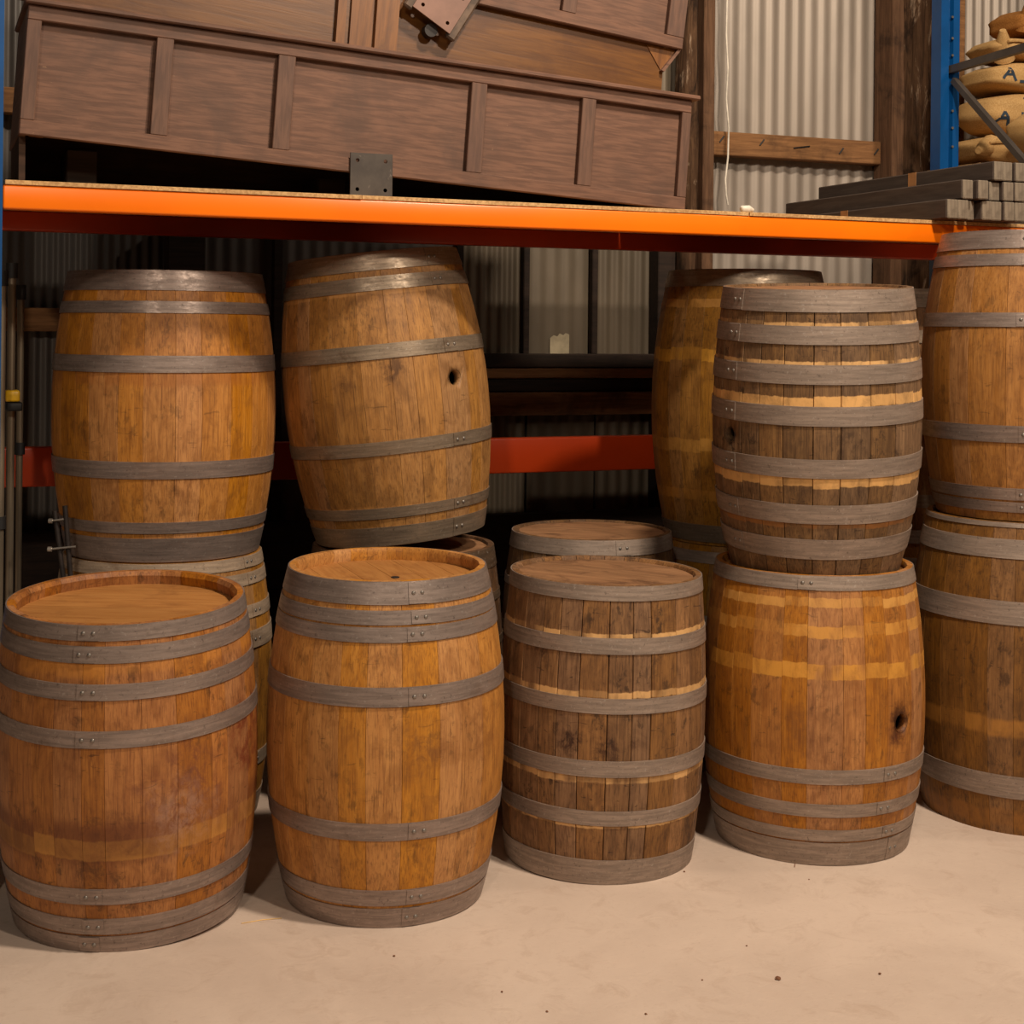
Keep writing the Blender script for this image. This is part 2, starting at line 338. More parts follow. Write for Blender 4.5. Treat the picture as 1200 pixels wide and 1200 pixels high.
n = NT('chipboard'); a1 = n.noise((1, 1, 1), 90, 3, 0.7); a2 = n.noise((1, 1, 1), 5, 4, 0.6)
n.bump(a1, 0.2); M_chip = n.done(n.mix(n.math('MULTIPLY', n.rng(a2, 0.4, 0.7), 0.4), n.mix(n.rng(a1, 0.35, 0.65), srgb((176, 132, 82)), srgb((214, 172, 116))), srgb((140, 98, 58))), 0.8)
xs = [XL + 0.09, atY(424, 228, YF).x, atY(878, 247, YF).x, XR - 0.003]
for i in range(3):
    tag(link('shelf_board', box_me((xs[i] + 0.001, YF - 0.004 + 0.003 * (i == 1), ZB1), (xs[i + 1] - 0.001, YR + 0.05, ZTOP), 0.001), M_chip),
        ['thin chipboard shelf deck under the lifted end of the brown panelled box', 'thin chipboard shelf deck with the low corner of the panelled box on it', 'thin chipboard shelf deck carrying the grey timber lengths and white cord'][i], 'shelf board', 'chipboard decks on the orange beam')

# ------------------------------------------------------------------ barrels
EXPO = 1.9
def prof(t, h, rb, r0, r1):
    s = 2 * t - 1; e = r1 if s > 0 else r0
    return rb - (rb - e) * abs(s) ** 2.0
RIVET = None
def rivet_me():
    bm = bmesh.new(); bmesh.ops.create_uvsphere(bm, u_segments=8, v_segments=4, radius=0.0062)
    for v in bm.verts: v.co.y *= 0.6
    return frombm(bm, True, 3)
def barrel(label, xc, d, z0, h, rb, r0, r1, hoops, wood, hmat, headmat=None, lean=None, nst=26, gap=0.0003, groove=0.0008,
           lap=0.5, bung=None, head_rot=0.4, recess=0.032, nboards=6, ragged=0.0, seed=0, zfix=None, name='barrel', group=None, bottom_detail=False, bunghead=False, pale_rivets=False):
    """hoops: (z0,z1) fractions of the height"""
    rnd = random.Random(seed * 101 + 5)
    loc = cw(xc, d, z0); root = empty(name, loc, label, 'barrel', group)
    face = math.atan2(loc.x, loc.y)           # local -Y looks at the camera
    R = Matrix.Rotation(-face, 4, 'Z')
    if lean is not None:                        # (towards image right, towards camera) radians, about the base centre
        Rl = Matrix.Rotation(lean[0], 4, 'Y') @ Matrix.Rotation(lean[1], 4, 'X'); R = R @ Rl
    root.rotation_euler = R.to_euler()
    if headmat is None: headmat = wood
    # staves
    ws = [rnd.uniform(0.7, 1.3) for _ in range(nst)]; 
    if bung is not None: ws[0] = 1.35
    tot = sum(ws); ang = rnd.uniform(0, 1) if bung is None else bung[0] - math.pi * ws[0] / tot
    NR, TH = 15, 0.026
    ts = [0.5 - 0.5 * math.cos(math.pi * i / (NR - 1)) * (0.75 + 0.25 * abs(math.cos(math.pi * i / (NR - 1)))) for i in range(NR)]
    ts[0], ts[-1] = 0.0, 1.0
    bst = None
    for wgt in ws:
        da = 2 * math.pi * wgt / tot; a0, a1 = ang, ang + da; ang += da
        dr = rnd.uniform(-1, 1) * groove * 0.35; V = []; Fs = []
        for t in ts:
            r = prof(t, h, rb, r0, r1) + dr; z = t * h
            ri = r - TH + (0.010 if t in (0.0, 1.0) else 0.0)
            ga = gap / r; gb = (gap + groove * 0.9) / r
            pts = [(a0 + ga, ri), (a0 + ga, r - groove), (a0 + gb, r), (a0 + da * .36, r), (a0 + da * .66, r), (a1 - gb, r), (a1 - ga, r - groove), (a1 - ga, ri)]
            zz = z + (-0.001 if t == 1.0 else 0)
            for aa, rr in pts: V.append((rr * math.sin(aa), -rr * math.cos(aa), zz))
        for i in range(NR - 1):
            for k in range(8): Fs.append([i * 8 + k, i * 8 + (k + 1) % 8, (i + 1) * 8 + (k + 1) % 8, (i + 1) * 8 + k])
        Fs += [list(range(8))[::-1], list(range((NR - 1) * 8, NR * 8))]
        o = link('stave', pydata(V, Fs, True, 0.7), wood, root)
        if bung is not None:
            am = (a0 + a1) / 2; dd = (am - bung[0] + math.pi) % (2 * math.pi) - math.pi
            if abs(dd) <= da / 2: bst = (o, am)
    if bung is not None and bst is not None:
        phi, bz, br = bst[1], bung[1], bung[2]
        r = prof(bz / h, h, rb, r0, r1); dirv = Vector((math.sin(phi), -math.cos(phi), 0))
        cutter = link('cutter', tube_me([dirv * (r - 0.08) + Vector((0, 0, bz)), dirv * (r + 0.04) + Vector((0, 0, bz))], br, 20))
        cutter.parent = root
        cut(bst[0], [cutter])
        lip = link('bung_rim', tube_me([dirv * (r - 0.020) + Vector((0, 0, bz)), dirv * (r - 0.0005) + Vector((0, 0, bz))], br + 0.003, 20, False), M_burn, bst[0])
    # heads
    def head(z, rr, up, detail):
        if not detail:
            o = link('head', tube_me([(0, 0, z - 0.01), (0, 0, z + 0.01)], rr, 32), headmat, root); return
        edges = [-rr]; acc = 0; wb = [rnd.uniform(0.8, 1.2) for _ in range(nboards)]
        for q in wb: acc += q; edges.append(-rr + 2 * rr * acc / sum(wb))
        for k in range(nboards):
            xa, xb = edges[k] + 0.0002, edges[k + 1] - 0.0002; P = []
            xa, xb = max(xa, -rr * 0.999), min(xb, rr * 0.999); NN = 8
            for i in range(NN + 1): x = xa + (xb - xa) * i / NN; P.append((x, math.sqrt(max(0, rr * rr - x * x))))
            for i in range(NN + 1): x = xb + (xa - xb) * i / NN; P.append((x, -math.sqrt(max(0, rr * rr - x * x))))
            cxx = (xa + xb) / 2; m = len(P); V = []
            hr = head_rot
            for (zz, ins) in ((z - 0.012, 0), (z + 0.0085, 0), (z + 0.010, 0.0005)):
                for x, y in P:
                    x2 = x + (ins if x < cxx - 1e-6 else -ins) ; V.append((x2, y, zz))
            Fs = []
            for L in range(2):
                for i in range(m): Fs.append([L * m + i, L * m + (i + 1) % m, (L + 1) * m + (i + 1) % m, (L + 1) * m + i])
            Fs += [list(range(m))[::-1], list(range(2 * m, 3 * m))]
            hb = link('head_board', pydata(V, Fs), headmat, root); hb.rotation_euler = (0, 0, hr)
            if bunghead and k == nboards // 2:
                link('head_bung', tube_me([(0.012, -0.035, z + 0.008), (0.012, -0.035, z + 0.0125)], [0.013, 0.012], 14), M_burn, hb)
    head(h - recess, prof(1 - recess / h, h, rb, r0, r1) - 0.017, True, True)
    head(recess, prof(recess / h, h, rb, r0, r1) - 0.017, False, False)
    # hoops
    for j, hp in enumerate(hoops):
        ta, tb = hp[0], hp[1]; tk = 0.0028; N = 72; V = []; Fs = []
        tilt = rnd.uniform(-1, 1) * 0.0012
        ring = []
        for t, out in ((ta, 0), (ta, 1), ((ta + tb) / 2, 1), (tb, 1), (tb, 0)):
            ring.append((prof(t, h, rb, r0, r1) + (tk if out else -0.001) + 0.0006, t * h))
        for i in range(N):
            th = 2 * math.pi * i / N
            for rr, zz in ring: V.append((rr * math.sin(th), -rr * math.cos(th), zz + tilt * math.sin(th + j)))
        m = len(ring)
        for i in range(N):
            for k in range(m - 1):
                q = (i + 1) % N; Fs.append([i * m + k, i * m + k + 1, q * m + k + 1, q * m + k])
            q = (i + 1) % N; Fs.append([i * m + m - 1, i * m, q * m, q * m + m - 1])
        ho = link('hoop', pydata(V, Fs, True, 0.7), hmat, root)
        # overlapping end and rivets
        la = hp[2] if len(hp) > 2 else lap + rnd.uniform(-0.03, 0.03); V = []; Fs = []; w0 = 0.030 / rb; NL = 6
        for i in range(NL + 1):
            th = la - w0 + 2 * w0 * i / NL
            for rr, zz in ((ring[1][0] + 0.0002, ring[1][1] + 0.0015), (ring[1][0] + 0.0021, ring[1][1] + 0.002), (ring[2][0] + 0.0021, ring[2][1]), (ring[3][0] + 0.0021, ring[3][1] - 0.002), (ring[3][0] + 0.0002, ring[3][1] - 0.0015)):
                V.append((rr * math.sin(th), -rr * math.cos(th), zz + tilt * math.sin(th + j)))
        for i in range(NL):
            for k in range(4): Fs.append([i * 5 + k, i * 5 + k + 1, i * 5 + 5 + k + 1, i * 5 + 5 + k])
        Fs += [[0, 1, 2, 3, 4], [NL * 5 + k for k in (4, 3, 2, 1, 0)]]
        link('hoop_lap', pydata(V, Fs, True, 0.7), hmat, ho)
        for s in (-1, 1):
            th = la + s * w0 * 0.48; rr = ring[2][0] + 0.0021
            rv = link('rivet', RIVET, M_steel if not pale_rivets else M_rivet, ho)
            rv.location = (rr * math.sin(th), -rr * math.cos(th), ring[2][1]); rv.rotation_euler = (0, 0, th)
    return root
RIVET = rivet_me(); RIVET.materials.append(M_steel)
M_rivet = plain('bright_rivet', (190, 180, 168), 0.3, 0.8)
M_rivet2 = M_rivet; RIV2 = None
M_burn = plain('charred_wood', (24, 14, 9), 0.8)
def ys(xc, d, z0, h, rb, r0, r1, px, lst, a=0.0):
    """turn the rows where a hoop shows on the near side into fractions of the height"""
    out = []
    for y0, y1, *rest in lst:
        q = []
        for y in (y1, y0):
            t = 0.5
            for _ in range(8):
                rr = prof(min(max(t, 0), 1), h, rb, r0, r1); near = d - rr * math.cos(a) - t * h * math.sin(a); yh = PY + ROLL * (px - PX)
                t = ((EYE - (y - yh) * near / F - z0) + rr * math.sin(a)) / math.cos(a) / h
            q.append(min(max(t, 0.0015), 0.9985))
        out.append((q[0], q[1], *rest))
    if len(out) > 2:
        if out[0][1] > 0.96: out[0] = (out[0][0], 0.9985, *out[0][2:])
        if out[-1][0] < 0.03: out[-1] = (0.0015, max(out[-1][1], 0.03), *out[-1][2:])
    return out

H_std = hoop_mat('hoop_zinc', (150, 133, 123), 0.2, 1, 0.40, 0.5); H_dull = hoop_mat('hoop_dull', (152, 134, 120), 0.2, 2, 0.5, 0.35)
H_rusty = hoop_mat('hoop_mottled', (150, 132, 112), 0.5, 3, 0.4, 0.55); H_white = hoop_mat('hoop_chalky', (160, 138, 116), 0.4, 4, 0.65, 0.2)
PALE = (220, 172, 112)
def zb(spec, y0, y1, lean=0.0):
    a, b = ys(*spec[:7], spec[7], [(y0, y1)], lean)[0][:2]; return a * spec[3], b * spec[3]
def head_mat(name, c1, c2, dark, stain, seed, rough=0.6):
    n = NT(name); r = n.rand(); off = (seed, seed * 2, 0)
    g = n.noise((16, 1.2, 1), 4, 6, 0.65, 0.8, off); col = n.mix(n.rng(g, 0.3, 0.7), srgb(c1), srgb(c2))
    hs = n.t.nodes.new('ShaderNodeHueSaturation'); n.put(hs.inputs['Value'], n.rng(r, 0, 1, 0.9, 1.08, False)); n.put(hs.inputs['Color'], col); col = hs.outputs[0]
    b = n.noise((1.4, 1, 1), 6, 6, 0.65, 0.6, off); col = n.mix(n.math('MULTIPLY', n.rng(b, 0.48, 0.7), stain), col, srgb(dark))
    n.bump(g, 0.2); return n.done(col, rough, 0, 0.3)
HEAD_A = head_mat('head_wood_warm', (156, 102, 50), (174, 120, 64), (116, 70, 34), 0.45, 3.0)
HEAD_C = head_mat('head_wood_worn', (128, 90, 60), (156, 114, 78), (78, 50, 32), 0.75, 8.0, 0.75)

# --- front row on the floor
A = (-1.062, 4.215, 0.0195, 0.87, 0.357, 0.312, 0.318, 140)
b5 = zb(A, 985, 1008, 0.062)
barrel('orange-brown oak barrel with wine-stained side and open rimmed top beside the pipe clamps', *A[:7],
       ys(*A, [(728, 751), (757, 777), (802, 821), (857, 877), (1042, 1060), (1077, 1095), (1097, 1116)], 0.062),
       barrel_mat('oak_wine_stained', (164, 98, 40), (190, 120, 52), (112, 60, 28),
                  bands=[(b5[0], b5[1], (214, 154, 72), 0.9, 0.003), (0.255, 0.36, (104, 56, 30), 0.8, 0.02), (0.74, 0.79, (196, 128, 48), 0.6, 0.01)],
                  stain=0.55, dirt=0.55, rvar=0.25, seed=1, blots=[(0.45, 0.42, 0.18, (112, 62, 40), 0.8), (1.15, 0.5, 0.16, (108, 46, 24), 0.85), (0.4, 0.36, 0.13, (190, 150, 124), 0.35), (-0.1, 0.33, 0.10, (92, 52, 28), 0.6), (-0.38, 0.80, 0.04, (70, 40, 20), 0.7), (-0.36, 0.62, 0.03, (60, 34, 18), 0.8), (-0.3, 0.22, 0.06, (84, 48, 24), 0.7), (0.7, 0.72, 0.06, (120, 70, 26), 0.6)]),
       H_std, HEAD_A, lap=-0.30, seed=1, head_rot=1.25, recess=0.05, lean=(-0.018, 0.062), nst=27)
B = (-0.356, 4.36, 0.0058, 0.95, 0.345, 0.283, 0.283, 452)
barrel('clean honey-coloured oak barrel with three hoops crowded below its rim', *B[:7],
       ys(*B, [(684, 709), (716, 733), (735, 753), (806, 829), (966, 986), (1044, 1062), (1065, 1085)], 0.02),
       barrel_mat('oak_honey', (184, 118, 50), (206, 140, 66), (128, 76, 34), bands=[], stain=0.25, dirt=0.38, rvar=0.2, seed=2,
                  blots=[(0.30, 0.50, 0.10, (112, 68, 34), 0.6), (0.95, 0.53, 0.12, (110, 62, 28), 0.5)]),
       H_std, HEAD_A, lap=0.28, seed=2, head_rot=0.3, recess=0.048, lean=(0.0, 0.02), nst=26, bunghead=True)
C = (0.286, 4.70, 0.0, 0.885, 0.322, 0.290, 0.297, 702)
def pale(spec, lst, k=0.85): return [(*zb(spec, y0, y1), PALE, k, 0.002) for y0, y1 in lst]
barrel('weathered grey-brown cask with six plain hoops and dark drip marks', *C[:7],
       ys(*C, [(684, 704), (748, 767), (819, 837), (892, 911), (951, 968), (1008, 1027)]),
       barrel_mat('oak_weathered', (130, 88, 56), (164, 116, 76), (74, 46, 28), bands=pale(C, [(742, 748), (811, 819), (911, 919), (968, 971)]),
                  stain=0.55, dirt=0.75, rvar=0.45, seed=3, rough=0.72, blots=[(0.06, 0.415, 0.06, (48, 22, 12), 0.95), (-0.30, 0.42, 0.06, (48, 22, 12), 0.95), (-0.62, 0.67, 0.055, (54, 26, 14), 0.9), (0.35, 0.72, 0.04, (56, 24, 12), 0.9), (0.32, 0.42, 0.035, (54, 24, 12), 0.8), (1.1, 0.12, 0.10, (56, 36, 22), 0.8), (0.15, 0.60, 0.03, (56, 28, 16), 0.8)]),
       H_dull, HEAD_C, lap=2.2, seed=3, lean=(0.02, 0.0), head_rot=1.2, recess=0.022, nst=27, gap=0.0009, groove=0.0022)
D = (0.995, 4.89, 0.0, 0.892, 0.357, 0.305, 0.314, 950)
barrel('amber oak barrel with pale stripes where hoops came off and a side bung hole', *D[:7],
       ys(*D, [(670, 692, -0.06), (903, 920, 0.75), (943, 958, 0.7), (973, 986, 0.8), (988, 1012, 0.9)]),
       barrel_mat('oak_amber_banded', (166, 102, 44), (192, 126, 60), (116, 66, 30),
                  bands=[(*zb(D, 702, 713), (208, 152, 78), 0.85, 0.0018), (*zb(D, 733, 747), (206, 146, 66), 0.85, 0.0018), (*zb(D, 778, 796), (208, 146, 58), 0.9, 0.0018)] ,
                  stain=0.4, dirt=0.45, rvar=0.16, seed=4, blots=[(0.86, 0.44, 0.10, (84, 40, 18), 0.7), (0.86, 0.44, 0.075, (60, 28, 12), 0.9), (0.84, 0.40, 0.07, (80, 38, 18), 0.8), (0.0, 0.42, 0.13, (108, 66, 34), 0.4)]),
       H_dull, HEAD_A, seed=4, nst=26, bung=(0.86, 0.436, 0.028))
G2 = (1.80, 5.20, 0.0, 1.02, 0.392, 0.345, 0.335, 1200)
barrel('large brown hogshead at the bottom of the tall stack beside the amber barrel', *G2[:7],
       ys(*G2, [(600, 620), (634, 657), (708, 736), (914, 940)]),
       barrel_mat('oak_brown', (122, 80, 40), (144, 97, 50), (74, 46, 24), bands=[(*zb(G2, 848, 868), (176, 120, 50), 0.7, 0.008), (*zb(G2, 955, 975), (150, 96, 36), 0.5, 0.01)], stain=0.45, dirt=0.6, rvar=0.2, seed=5),
       H_dull, HEAD_C, lap=2.0, seed=5, nst=28)
wp = cw(-1.062, 4.215 + 0.235); wt = link('timber_wedge', extr([(-0.06, 0.0), (0.06, 0.0), (0.06, 0.034), (-0.06, 0.0295)], -0.04, 0.04, 'x'), M_girt)
wt.location = wp; wt.rotation_euler = (0, 0, -YAW); tag(wt, 'thin timber wedge under the back edge of the wine-stained barrel', 'wedge')
# --- behind the front row
H2 = (-1.175, 5.07, 0.0, 0.88, 0.368, 0.32, 0.325, 193)
barrel('oak barrel with chalky grey hoops carrying another behind the wine-stained barrel', *H2[:7],
       ys(*H2, [(652, 676), (682, 697), (722, 738), (754, 776), (905, 922), (958, 985)]),
       barrel_mat('oak_gold', (160, 104, 40), (186, 126, 54), (104, 62, 26), stain=0.4, dirt=0.5, seed=6), H_white, HEAD_C, lap=1.0, seed=6)
J = (-0.371, 5.22, 0.0, 0.888, 0.350, 0.305, 0.312, 470)
barrel('dark old cask under the leaning barrel, its worn head showing', *J[:7], [(0.002, 0.055), (0.17, 0.2), (0.34, 0.37), (0.63, 0.66), (0.8, 0.83), (0.925, 0.998)],
       barrel_mat('oak_dark', (92, 60, 36), (118, 80, 50), (56, 34, 20), stain=0.5, dirt=0.6, rvar=0.4, seed=7, rough=0.75), hoop_mat('hoop_brown', (92, 72, 54), 0.5, 8, 0.6, 0.3), HEAD_C, lap=2.5, seed=7, head_rot=0.9, recess=0.02, gap=0.0009, groove=0.0022)
L = (0.294, 5.40, 0.0, 0.918, 0.325, 0.280, 0.284, 693)
barrel('dim weathered cask standing behind the six-hooped cask', *L[:7], [(0.002, 0.055), (0.17, 0.2), (0.34, 0.37), (0.63, 0.66), (0.8, 0.83), (0.94, 0.998)],
       barrel_mat('oak_dim', (104, 72, 46), (134, 96, 62), (60, 38, 24), stain=0.5, dirt=0.6, rvar=0.4, seed=8, rough=0.75), H_dull, HEAD_C, lap=0.4, seed=8, head_rot=1.35, recess=0.018, gap=0.0009, groove=0.0022)
F2 = (0.90, 5.80, 0.0, 0.84, 0.35, 0.30, 0.30, 872)
barrel('dark barrel at the foot of the rear stack behind the banded cask', *F2[:7], [(0.002, 0.055), (0.12, 0.15), (0.3, 0.34), (0.66, 0.7), (0.925, 0.975)],
       barrel_mat('oak_rear', (150, 100, 36), (172, 118, 48), (90, 56, 24), stain=0.4, seed=9), H_dull, HEAD_C, seed=9)
M2 = (1.62, 6.05, 0.0, 0.88, 0.345, 0.30, 0.30, 1068)
M_oakM = barrel_mat('oak_back', (150, 98, 46), (174, 116, 58), (90, 56, 28), stain=0.4, seed=10)
barrel('barrel at the foot of the hidden stack between banded cask and tall stack', *M2[:7], [(0.002, 0.055), (0.12, 0.16), (0.3, 0.34), (0.66, 0.7), (0.84, 0.88), (0.94, 0.998)], M_oakM, H_dull, HEAD_C, seed=10)
# --- the upper tier
H1 = (-1.175, 5.07, 0.881, 0.936, 0.371, 0.315, 0.318, 193)
barrel('upright orange oak barrel stacked beside the leaning one, with broad grey hoops', *H1[:7],
       ys(*H1, [(319, 340), (353, 367), (417, 437), (542, 562), (613, 626), (632, 655)]),
       barrel_mat('oak_orange', (178, 112, 44), (204, 136, 64), (122, 70, 30), bands=[(*zb(H1, 436, 452), (150, 86, 34), 0.5, 0.01)], stain=0.35, dirt=0.38, rvar=0.18, seed=11,
                  blots=[(0.1, 0.245, 0.03, (70, 46, 26), 0.7), (0.15, 0.72, 0.05, (120, 70, 30), 0.5)]), H_std, HEAD_A, lap=2.8, seed=11, nst=27)
LEAN = math.radians(6.4)
I = (-0.381, 5.22, 0.9215, 0.975, 0.356, 0.290, 0.290, 448)
barrel('tan oak barrel tilted sideways on its lower barrel, bung hole facing out', *I[:7],
       [(0.002, 0.068, 0.72), (0.098, 0.135, 0.72), (0.312, 0.358, 0.72), (0.635, 0.685, 0.72), (0.865, 0.912, 0.72), (0.935, 0.998, 0.72)],
       barrel_mat('oak_tan', (158, 106, 54), (182, 128, 72), (104, 66, 36), bands=[(0.097, 0.134, (196, 140, 78), 0.6, 0.003), (0.83, 0.86, (206, 150, 86), 0.5, 0.003)], stain=0.3, dirt=0.4, rvar=0.35, seed=12,
                  blots=[(0.12, 0.58, 0.06, (74, 46, 26), 0.75), (-0.33, 0.54, 0.05, (90, 58, 34), 0.5)]),
       H_rusty, HEAD_A, lean=(-LEAN, 0.0), seed=12, nst=25, bung=(0.72, 0.53, 0.026), pale_rivets=True)
E = (0.995, 4.875, 0.8895, 0.900, 0.333, 0.272, 0.297, 953)
barrel('seven-hooped dark cask with pale raw wood strips standing in the amber barrel', *E[:7],
       ys(*E, [(343, 366, -0.92), (382, 404, -0.92), (428, 451, -0.92), (477, 500, -0.92), (539, 561, -0.92), (593, 615, -0.92), (633, 656, -0.92)], 0.066),
       barrel_mat('oak_old_cask', (112, 78, 50), (148, 108, 72), (64, 42, 27), bands=[(*zb(E, 378, 383, 0.066), PALE, 0.8, 0.002), (*zb(E, 424, 429, 0.066), PALE, 0.9, 0.002), (*zb(E, 465, 478, 0.066), (222, 170, 104), 1.0, 0.002), (*zb(E, 560, 572, 0.066), (218, 166, 100), 1.0, 0.002), (*zb(E, 614, 620, 0.066), (150, 96, 46), 0.9, 0.002)],
                  stain=0.45, dirt=0.7, rvar=0.4, seed=13, rough=0.75), H_dull, HEAD_C, lean=(0.0, 0.066), seed=13, nst=25, gap=0.0009, groove=0.0022, bung=(-0.93, 0.44, 0.026), recess=0.02)
G1 = (1.80, 5.20, 1.021, 0.965, 0.362, 0.305, 0.292, 1200)
barrel('tall reddish oak barrel on top of the hogshead reaching the orange beam', *G1[:7],
       ys(*G1, [(272, 290), (296, 310), (366, 383), (500, 520), (574, 588), (590, 602)]),
       barrel_mat('oak_reddish', (154, 101, 54), (178, 123, 72), (112, 68, 36), stain=0.4, dirt=0.38, rvar=0.35, seed=14), H_std, HEAD_A, lap=0.0, seed=14, nst=24, groove=0.0014)
F1 = (0.90, 5.80, 0.841, 1.03, 0.354, 0.29, 0.29, 872)
barrel('tall yellow-brown barrel with bare hoop marks standing behind the banded cask', *F1[:7],
       ys(*F1, [(315, 335), (618, 638)]),
       barrel_mat('oak_yellow', (154, 102, 34), (180, 124, 48), (98, 60, 22), bands=[(*zb(F1, 349, 359), (200, 146, 74), 0.8, 0.0015), (*zb(F1, 409, 424), (206, 148, 50), 0.85, 0.0015), (*zb(F1, 516, 531), (190, 138, 62), 0.7, 0.003), (*zb(F1, 577, 589), (190, 134, 56), 0.7, 0.003)], stain=0.35, dirt=0.5, rvar=0.14, seed=15),
       H_rusty, HEAD_A, seed=15, lap=2)
M1 = (1.62, 6.05, 0.881, 0.93, 0.345, 0.30, 0.30, 1068)
barrel('barrel with three pale hoops half hidden behind the tall reddish barrel', *M1[:7], ys(*M1, [(345, 360), (387, 402), (425, 436), (495, 510), (580, 595)]), M_oakM, H_white, HEAD_A, seed=16, lap=2)

# ------------------------------------------------------------------ brown panelled boxes on the shelf
n = NT('brown_paint'); a1 = n.noise((2.5, 1, 26), 3, 5, 0.6, 0.4); a2 = n.noise((1, 1, 1), 2.6, 5, 0.6, 0.6, (2, 0, 1)); a3 = n.noise((1, 1, 1), 40, 3, 0.7)
c = n.mix(n.rng(a1, 0.35, 0.65), srgb((96, 67, 52)), srgb((120, 85, 66))); c = n.mix(n.math('MULTIPLY', n.rng(a2, 0.45, 0.68), 0.6), c, srgb((80, 60, 50)))
c = n.mix(n.math('MULTIPLY', n.rng(a3, 0.68, 0.74), 0.4), c, srgb((150, 116, 88))); n.bump(a1, 0.25)
M_brown = n.done(c, 0.6, 0, 0.35)
M_varn = timber('varnished_timber', (88, 50, 8), (114, 70, 20), 'x', 0.4, (74, 38, 8), 0.65, 0.2, 2.5, 0.5)
M_varnz = timber('varnished_batten', (98, 56, 14), (132, 82, 30), 'z', 0.45, (58, 32, 14), 0.8, 0.3, 4, 0.5)
M_inside = timber('raw_dark_inside', (60, 42, 30), (80, 56, 40), 'x', 0.8)
def frame_axes(root, O, ex, ez):
    ex = ex.normalized(); ey = Vector((0, 1, 0)); ey = (ey - ex * ey.dot(ex)).normalized(); ez2 = ex.cross(ey).normalized()
    Mx = Matrix((ex, ey, ez2)).transposed().to_4x4(); Mx.translation = O; root.matrix_world = Mx; return Mx
def panelled(root, Lb, Hb, Db, cuts, rail=0.045, ledge=True, back=M_inside):
    bx = lambda nm, a, b, m=M_brown, bv=0.003, par=root: link(nm, box_me(a, b, bv), m, par)
    bx('bottom_rail', (0, 0, 0), (Lb, 0.024, rail)); bx('top_rail', (0, 0, Hb - rail), (Lb, 0.024, Hb))
    for (x0, x1) in cuts: bx('stile', (x0, 0.0005, rail), (x1, 0.0235, Hb - rail), M_brownz, 0.002)
    for i in range(len(cuts) - 1):
        bx('panel', (cuts[i][1] - 0.004, 0.0245, rail - 0.004), (cuts[i + 1][0] + 0.004, 0.032, Hb - rail + 0.004), M_brown, 0)
        # bead round each panel
        x0, x1, z0, z1 = cuts[i][1], cuts[i + 1][0], rail, Hb - rail
    bx('end_panel', (0, 0.024, 0), (0.022, Db - 0.02, Hb), M_brown); bx('end_panel', (Lb - 0.022, 0.024, 0), (Lb, Db - 0.02, Hb), M_brown)
    bx('back_panel', (0, Db - 0.02, 0), (Lb, Db, Hb), back)
    if ledge: bx('top_ledge', (-0.012, -0.022, Hb), (Lb + 0.022, Db, Hb + 0.016), M_brown, 0.004)
    for x in (0.03, Lb - 0.075):
        bx('corner_block', (x, 0.034, 0.004), (x + 0.045, 0.075, Hb * 0.9), M_varnz)
n = NT('brown_paint_upright'); a1 = n.noise((26, 1, 2.5), 3, 5, 0.6, 0.4); a2 = n.noise((1, 1, 1), 2.6, 5, 0.6, 0.6, (2, 0, 1))
c = n.mix(n.rng(a1, 0.35, 0.65), srgb((90, 65, 52)), srgb((108, 78, 62))); c = n.mix(n.math('MULTIPLY', n.rng(a2, 0.45, 0.68), 0.5), c, srgb((84, 62, 54))); n.bump(a1, 0.2)
M_brownz = n.done(c, 0.6, 0, 0.35)
YB = 4.60
BL, BR = atY(22, 150, YB), atY(803, 241, YB); TL = atY(38, -4, YB)
lift = ZTOP + 0.003 - BR.z; BL.z += lift; BR.z += lift
Lb = (BR - BL).length; Hb = 0.385
low = empty('panelled_box', BL, 'long brown painted box front of five panels lying tilted on the shelf', 'panelled box')
Mlow = frame_axes(low, BL, BR - BL, UP)
def lx(px, py): q = Mlow.inverted() @ atY(px, py, YB); return q.x
cuts = [(0, lx(45, 80)), (lx(181, 90), lx(201, 92)), (lx(324, 107), lx(344, 110)), (lx(551, 135), lx(569, 137)), (lx(681, 150), lx(697, 152)), (Lb - 0.035, Lb)]
panelled(low, Lb, Hb, 0.48, cuts)
iv = Mlow.inverted(); bz = (BL.x, BR.x)
def wl(x, y, z): return iv @ Vector((x, y, z))
for nm, P in (('back_skirt', [(BL.x + 0.01, YB + 0.47, ZTOP + 0.002), (BR.x - 0.02, YB + 0.47, ZTOP + 0.002), (BR.x - 0.02, YB + 0.47, BR.z + 0.03), (BL.x + 0.01, YB + 0.47, BL.z + 0.03)]),):
    V = [wl(*p) for p in P] + [wl(p[0], p[1] - 0.015, p[2]) for p in P]
    link(nm, pydata(V, [[0, 1, 2, 3], [7, 6, 5, 4], [0, 4, 5, 1], [1, 5, 6, 2], [2, 6, 7, 3], [3, 7, 4, 0]]), M_inside, low)
P = [(BL.x + 0.004, YB + 0.05, ZTOP + 0.002), (BL.x + 0.004, YB + 0.46, ZTOP + 0.002), (BL.x + 0.004, YB + 0.46, BL.z + 0.02), (BL.x + 0.004, YB + 0.05, BL.z + 0.02)]
V = [wl(*p) for p in P] + [wl(p[0] + 0.018, p[1], p[2]) for p in P]
link('end_skirt', pydata(V, [[0, 1, 2, 3], [7, 6, 5, 4], [0, 4, 5, 1], [1, 5, 6, 2], [2, 6, 7, 3], [3, 7, 4, 0]]), M_inside, low)
